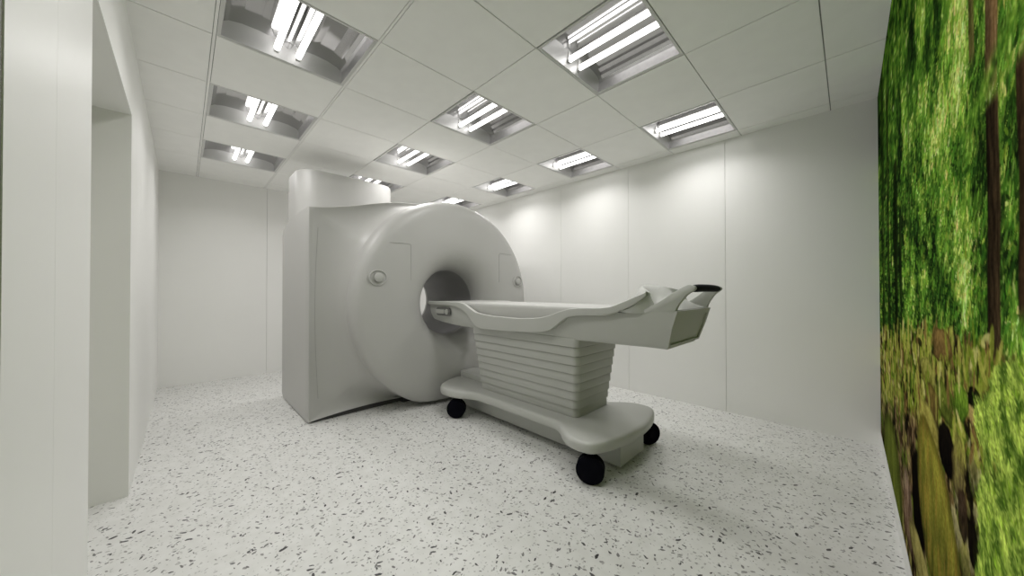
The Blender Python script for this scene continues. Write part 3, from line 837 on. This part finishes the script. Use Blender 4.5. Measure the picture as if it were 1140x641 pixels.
    put(1094, 1106, 556, 580, (26, 24, 14), (12, 12, 8), seed=267, rough=.4)
    # bright ferns in the near corner
    fy = .5 * (1 - np.tanh((YY - np.interp(H_, [-.60, -.36, -.30, -.24, -.19, -.14, -.09, -.05], [1.02, .99, .93, .985, .975, .90, .80, .60]) + .08 * (n2 - .5)) / .016))
    fern = fy * (1 - sm(H_, -.09, -.05))
    hole = np.exp(-((YY - .90) / .05) ** 2 - ((H_ + .27) / .025) ** 2) * .8
    fern = fern * (1 - hole)
    F = np.zeros_like(C) + np.array([116, 154, 44.])
    fn = .45 * fbm(YY * 24 - ZZ * 8, ZZ * 24, 301) + .55 * fbm(YY * 60 - ZZ * 20, ZZ * 50, 305); fm = fbm(YY * 60, ZZ * 52, 311)
    F = mix(F, [58, 86, 28], sm(fn, .54, .36)); F = mix(F, [176, 206, 80], sm(fn, .50, .68) * .9)
    F *= (.72 + .56 * fm)[..., None]
    C = C * (1 - fern[..., None] * .96) + F * fern[..., None] * .96
    for q in range(9000):                              # fern leaflets along arching fronds
        y0 = rng.uniform(.45, 1.04); z0 = EYE - rng.uniform(.05, .66)
        i_, j_ = np.searchsorted(Z, z0), np.searchsorted(Y, y0)
        if i_ >= nz or j_ >= ny or fern[i_, j_] < .25: continue
        a = rng.uniform(.005, .015); b = a * .26; ang = rng.normal(.55, .75)
        j0, j1 = np.searchsorted(Y, [y0 - a, y0 + a]); i0, i1 = np.searchsorted(Z, [z0 - a, z0 + a])
        if j1 <= j0 or i1 <= i0: continue
        du = YY[i0:i1, j0:j1] - y0; dv = ZZ[i0:i1, j0:j1] - z0; ca, sa = math.cos(ang), math.sin(ang)
        e = ((du * ca + dv * sa) / a) ** 2 + ((-du * sa + dv * ca) / b) ** 2
        t_ = np.clip((fn[i_, j_] - .3) / .4 + rng.normal(0, .22), 0, 1)
        tint = np.array([56, 84, 26]) * (1 - t_) + np.array([194, 218, 98]) * t_
        C[i0:i1, j0:j1] = mix(C[i0:i1, j0:j1], tint, (1 - sm(e, .5, 1.1)) * .8)
    C = np.clip(C, 0, 255) / 255
    lin = np.where(C <= .04045, C / 12.92, ((C + .055) / 1.055) ** 2.4)
    # panel: printed front face plus thin edges and a back
    xf = XP
    co = np.stack([np.full(YY.size, xf), YY.ravel(), ZZ.ravel()], 1)
    idx = np.arange(nz * ny).reshape(nz, ny)
    q = np.stack([idx[:-1, :-1], idx[1:, :-1], idx[1:, 1:], idx[:-1, 1:]], -1).reshape(-1, 4)
    nb = len(co)
    xk = XR + .002
    corners = np.array([[xk, Y[0], Z[0]], [xk, Y[-1], Z[0]], [xk, Y[-1], Z[-1]], [xk, Y[0], Z[-1]]])
    co = np.vstack([co, corners])
    fc = [idx[0, 0], idx[0, -1], idx[-1, -1], idx[-1, 0]]
    extra = []
    for k in range(4):
        k2 = (k + 1) % 4; extra.append([fc[k], fc[k2], nb + k2, nb + k])
    extra.append([nb, nb + 1, nb + 2, nb + 3])
    q = np.vstack([q, np.array(extra)])
    me = bpy.data.meshes.new('forest_mural')
    me.vertices.add(len(co)); me.vertices.foreach_set('co', co.ravel().astype(np.float32))
    me.loops.add(q.size); me.loops.foreach_set('vertex_index', q.ravel().astype(np.int32))
    me.polygons.add(len(q)); me.polygons.foreach_set('loop_start', np.arange(0, q.size, 4, dtype=np.int32))
    me.update(calc_edges=True); me.validate()
    at = me.color_attributes.new('print', 'FLOAT_COLOR', 'POINT')
    rgba = np.ones((len(co), 4), np.float32); rgba[:nb, :3] = lin.reshape(-1, 3); rgba[nb:, :3] = .5
    at.data.foreach_set('color', rgba.ravel())
    m = bpy.data.materials.new('printed forest'); m.use_nodes = True
    nt = m.node_tree; b = nt.nodes['Principled BSDF']; b.inputs['Roughness'].default_value = .9
    b.inputs['Specular IOR Level'].default_value = .0
    a = nt.nodes.new('ShaderNodeVertexColor'); a.layer_name = 'print'
    # fine print texture on top of the painted picture
    tc = nt.nodes.new('ShaderNodeTexCoord'); n = nt.nodes.new('ShaderNodeTexNoise'); n.inputs['Scale'].default_value = 90; n.inputs['Detail'].default_value = 5
    nt.links.new(tc.outputs['Object'], n.inputs['Vector'])
    r = nt.nodes.new('ShaderNodeMapRange'); r.inputs['From Min'].default_value = .3; r.inputs['From Max'].default_value = .7
    r.inputs['To Min'].default_value = .75; r.inputs['To Max'].default_value = 1.3
    nt.links.new(n.outputs['Fac'], r.inputs['Value'])
    mx = nt.nodes.new('ShaderNodeMix'); mx.data_type = 'RGBA'; mx.blend_type = 'MULTIPLY'; mx.inputs['Factor'].default_value = 1
    nt.links.new(a.outputs['Color'], mx.inputs['A']); nt.links.new(r.outputs['Result'], mx.inputs['B'])
    hs = nt.nodes.new('ShaderNodeMix'); hs.data_type = 'RGBA'; hs.blend_type = 'MULTIPLY'; hs.inputs['Factor'].default_value = 1
    hs.inputs['B'].default_value = (1.25, 1.2, 1.25, 1)
    nt.links.new(mx.outputs['Result'], hs.inputs['A'])
    nt.links.new(hs.outputs['Result'], b.inputs['Base Color'])
    me.materials.append(m)
    o = bpy.data.objects.new('forest_mural', me); COL.objects.link(o)
    tag(o, 'wall-sized photo print of a green forest with trunks, mossy rocks and ferns', 'mural')
mural()

# ------------------------------------------------------------------ camera, world
cam = bpy.data.cameras.new('camera'); co = bpy.data.objects.new('camera', cam); COL.objects.link(co)
cam.sensor_width = 36; cam.sensor_fit = 'HORIZONTAL'; cam.lens = 36 * 370.863 / 1140
cam.clip_start = .01
yaw, pitch, roll = 2.36304058, .00829850840, -.000987439801
cp, sp = math.cos(pitch), math.sin(pitch)
fw_ = Vector((math.cos(yaw) * cp, math.sin(yaw) * cp, sp)); rt = Vector((math.sin(yaw), -math.cos(yaw), 0)); u_ = rt.cross(fw_)
r2 = rt * math.cos(roll) + u_ * math.sin(roll); u2 = -rt * math.sin(roll) + u_ * math.cos(roll)
mt = Matrix((r2, u2, -fw_)).transposed().to_4x4(); mt.translation = (0, 0, EYE)
co.matrix_world = mt
SC.camera = co
w = bpy.data.worlds.new('room'); SC.world = w; w.use_nodes = True
w.node_tree.nodes['Background'].inputs[0].default_value = (.0, .0, .0, 1)
SC.view_settings.view_transform = 'Standard'; SC.view_settings.look = 'None'
SC.view_settings.gamma = 1; SC.view_settings.use_curve_mapping = False
SC.view_settings.exposure = -0.06
SC.cycles.max_bounces = 12; SC.cycles.diffuse_bounces = 8; SC.cycles.glossy_bounces = 6
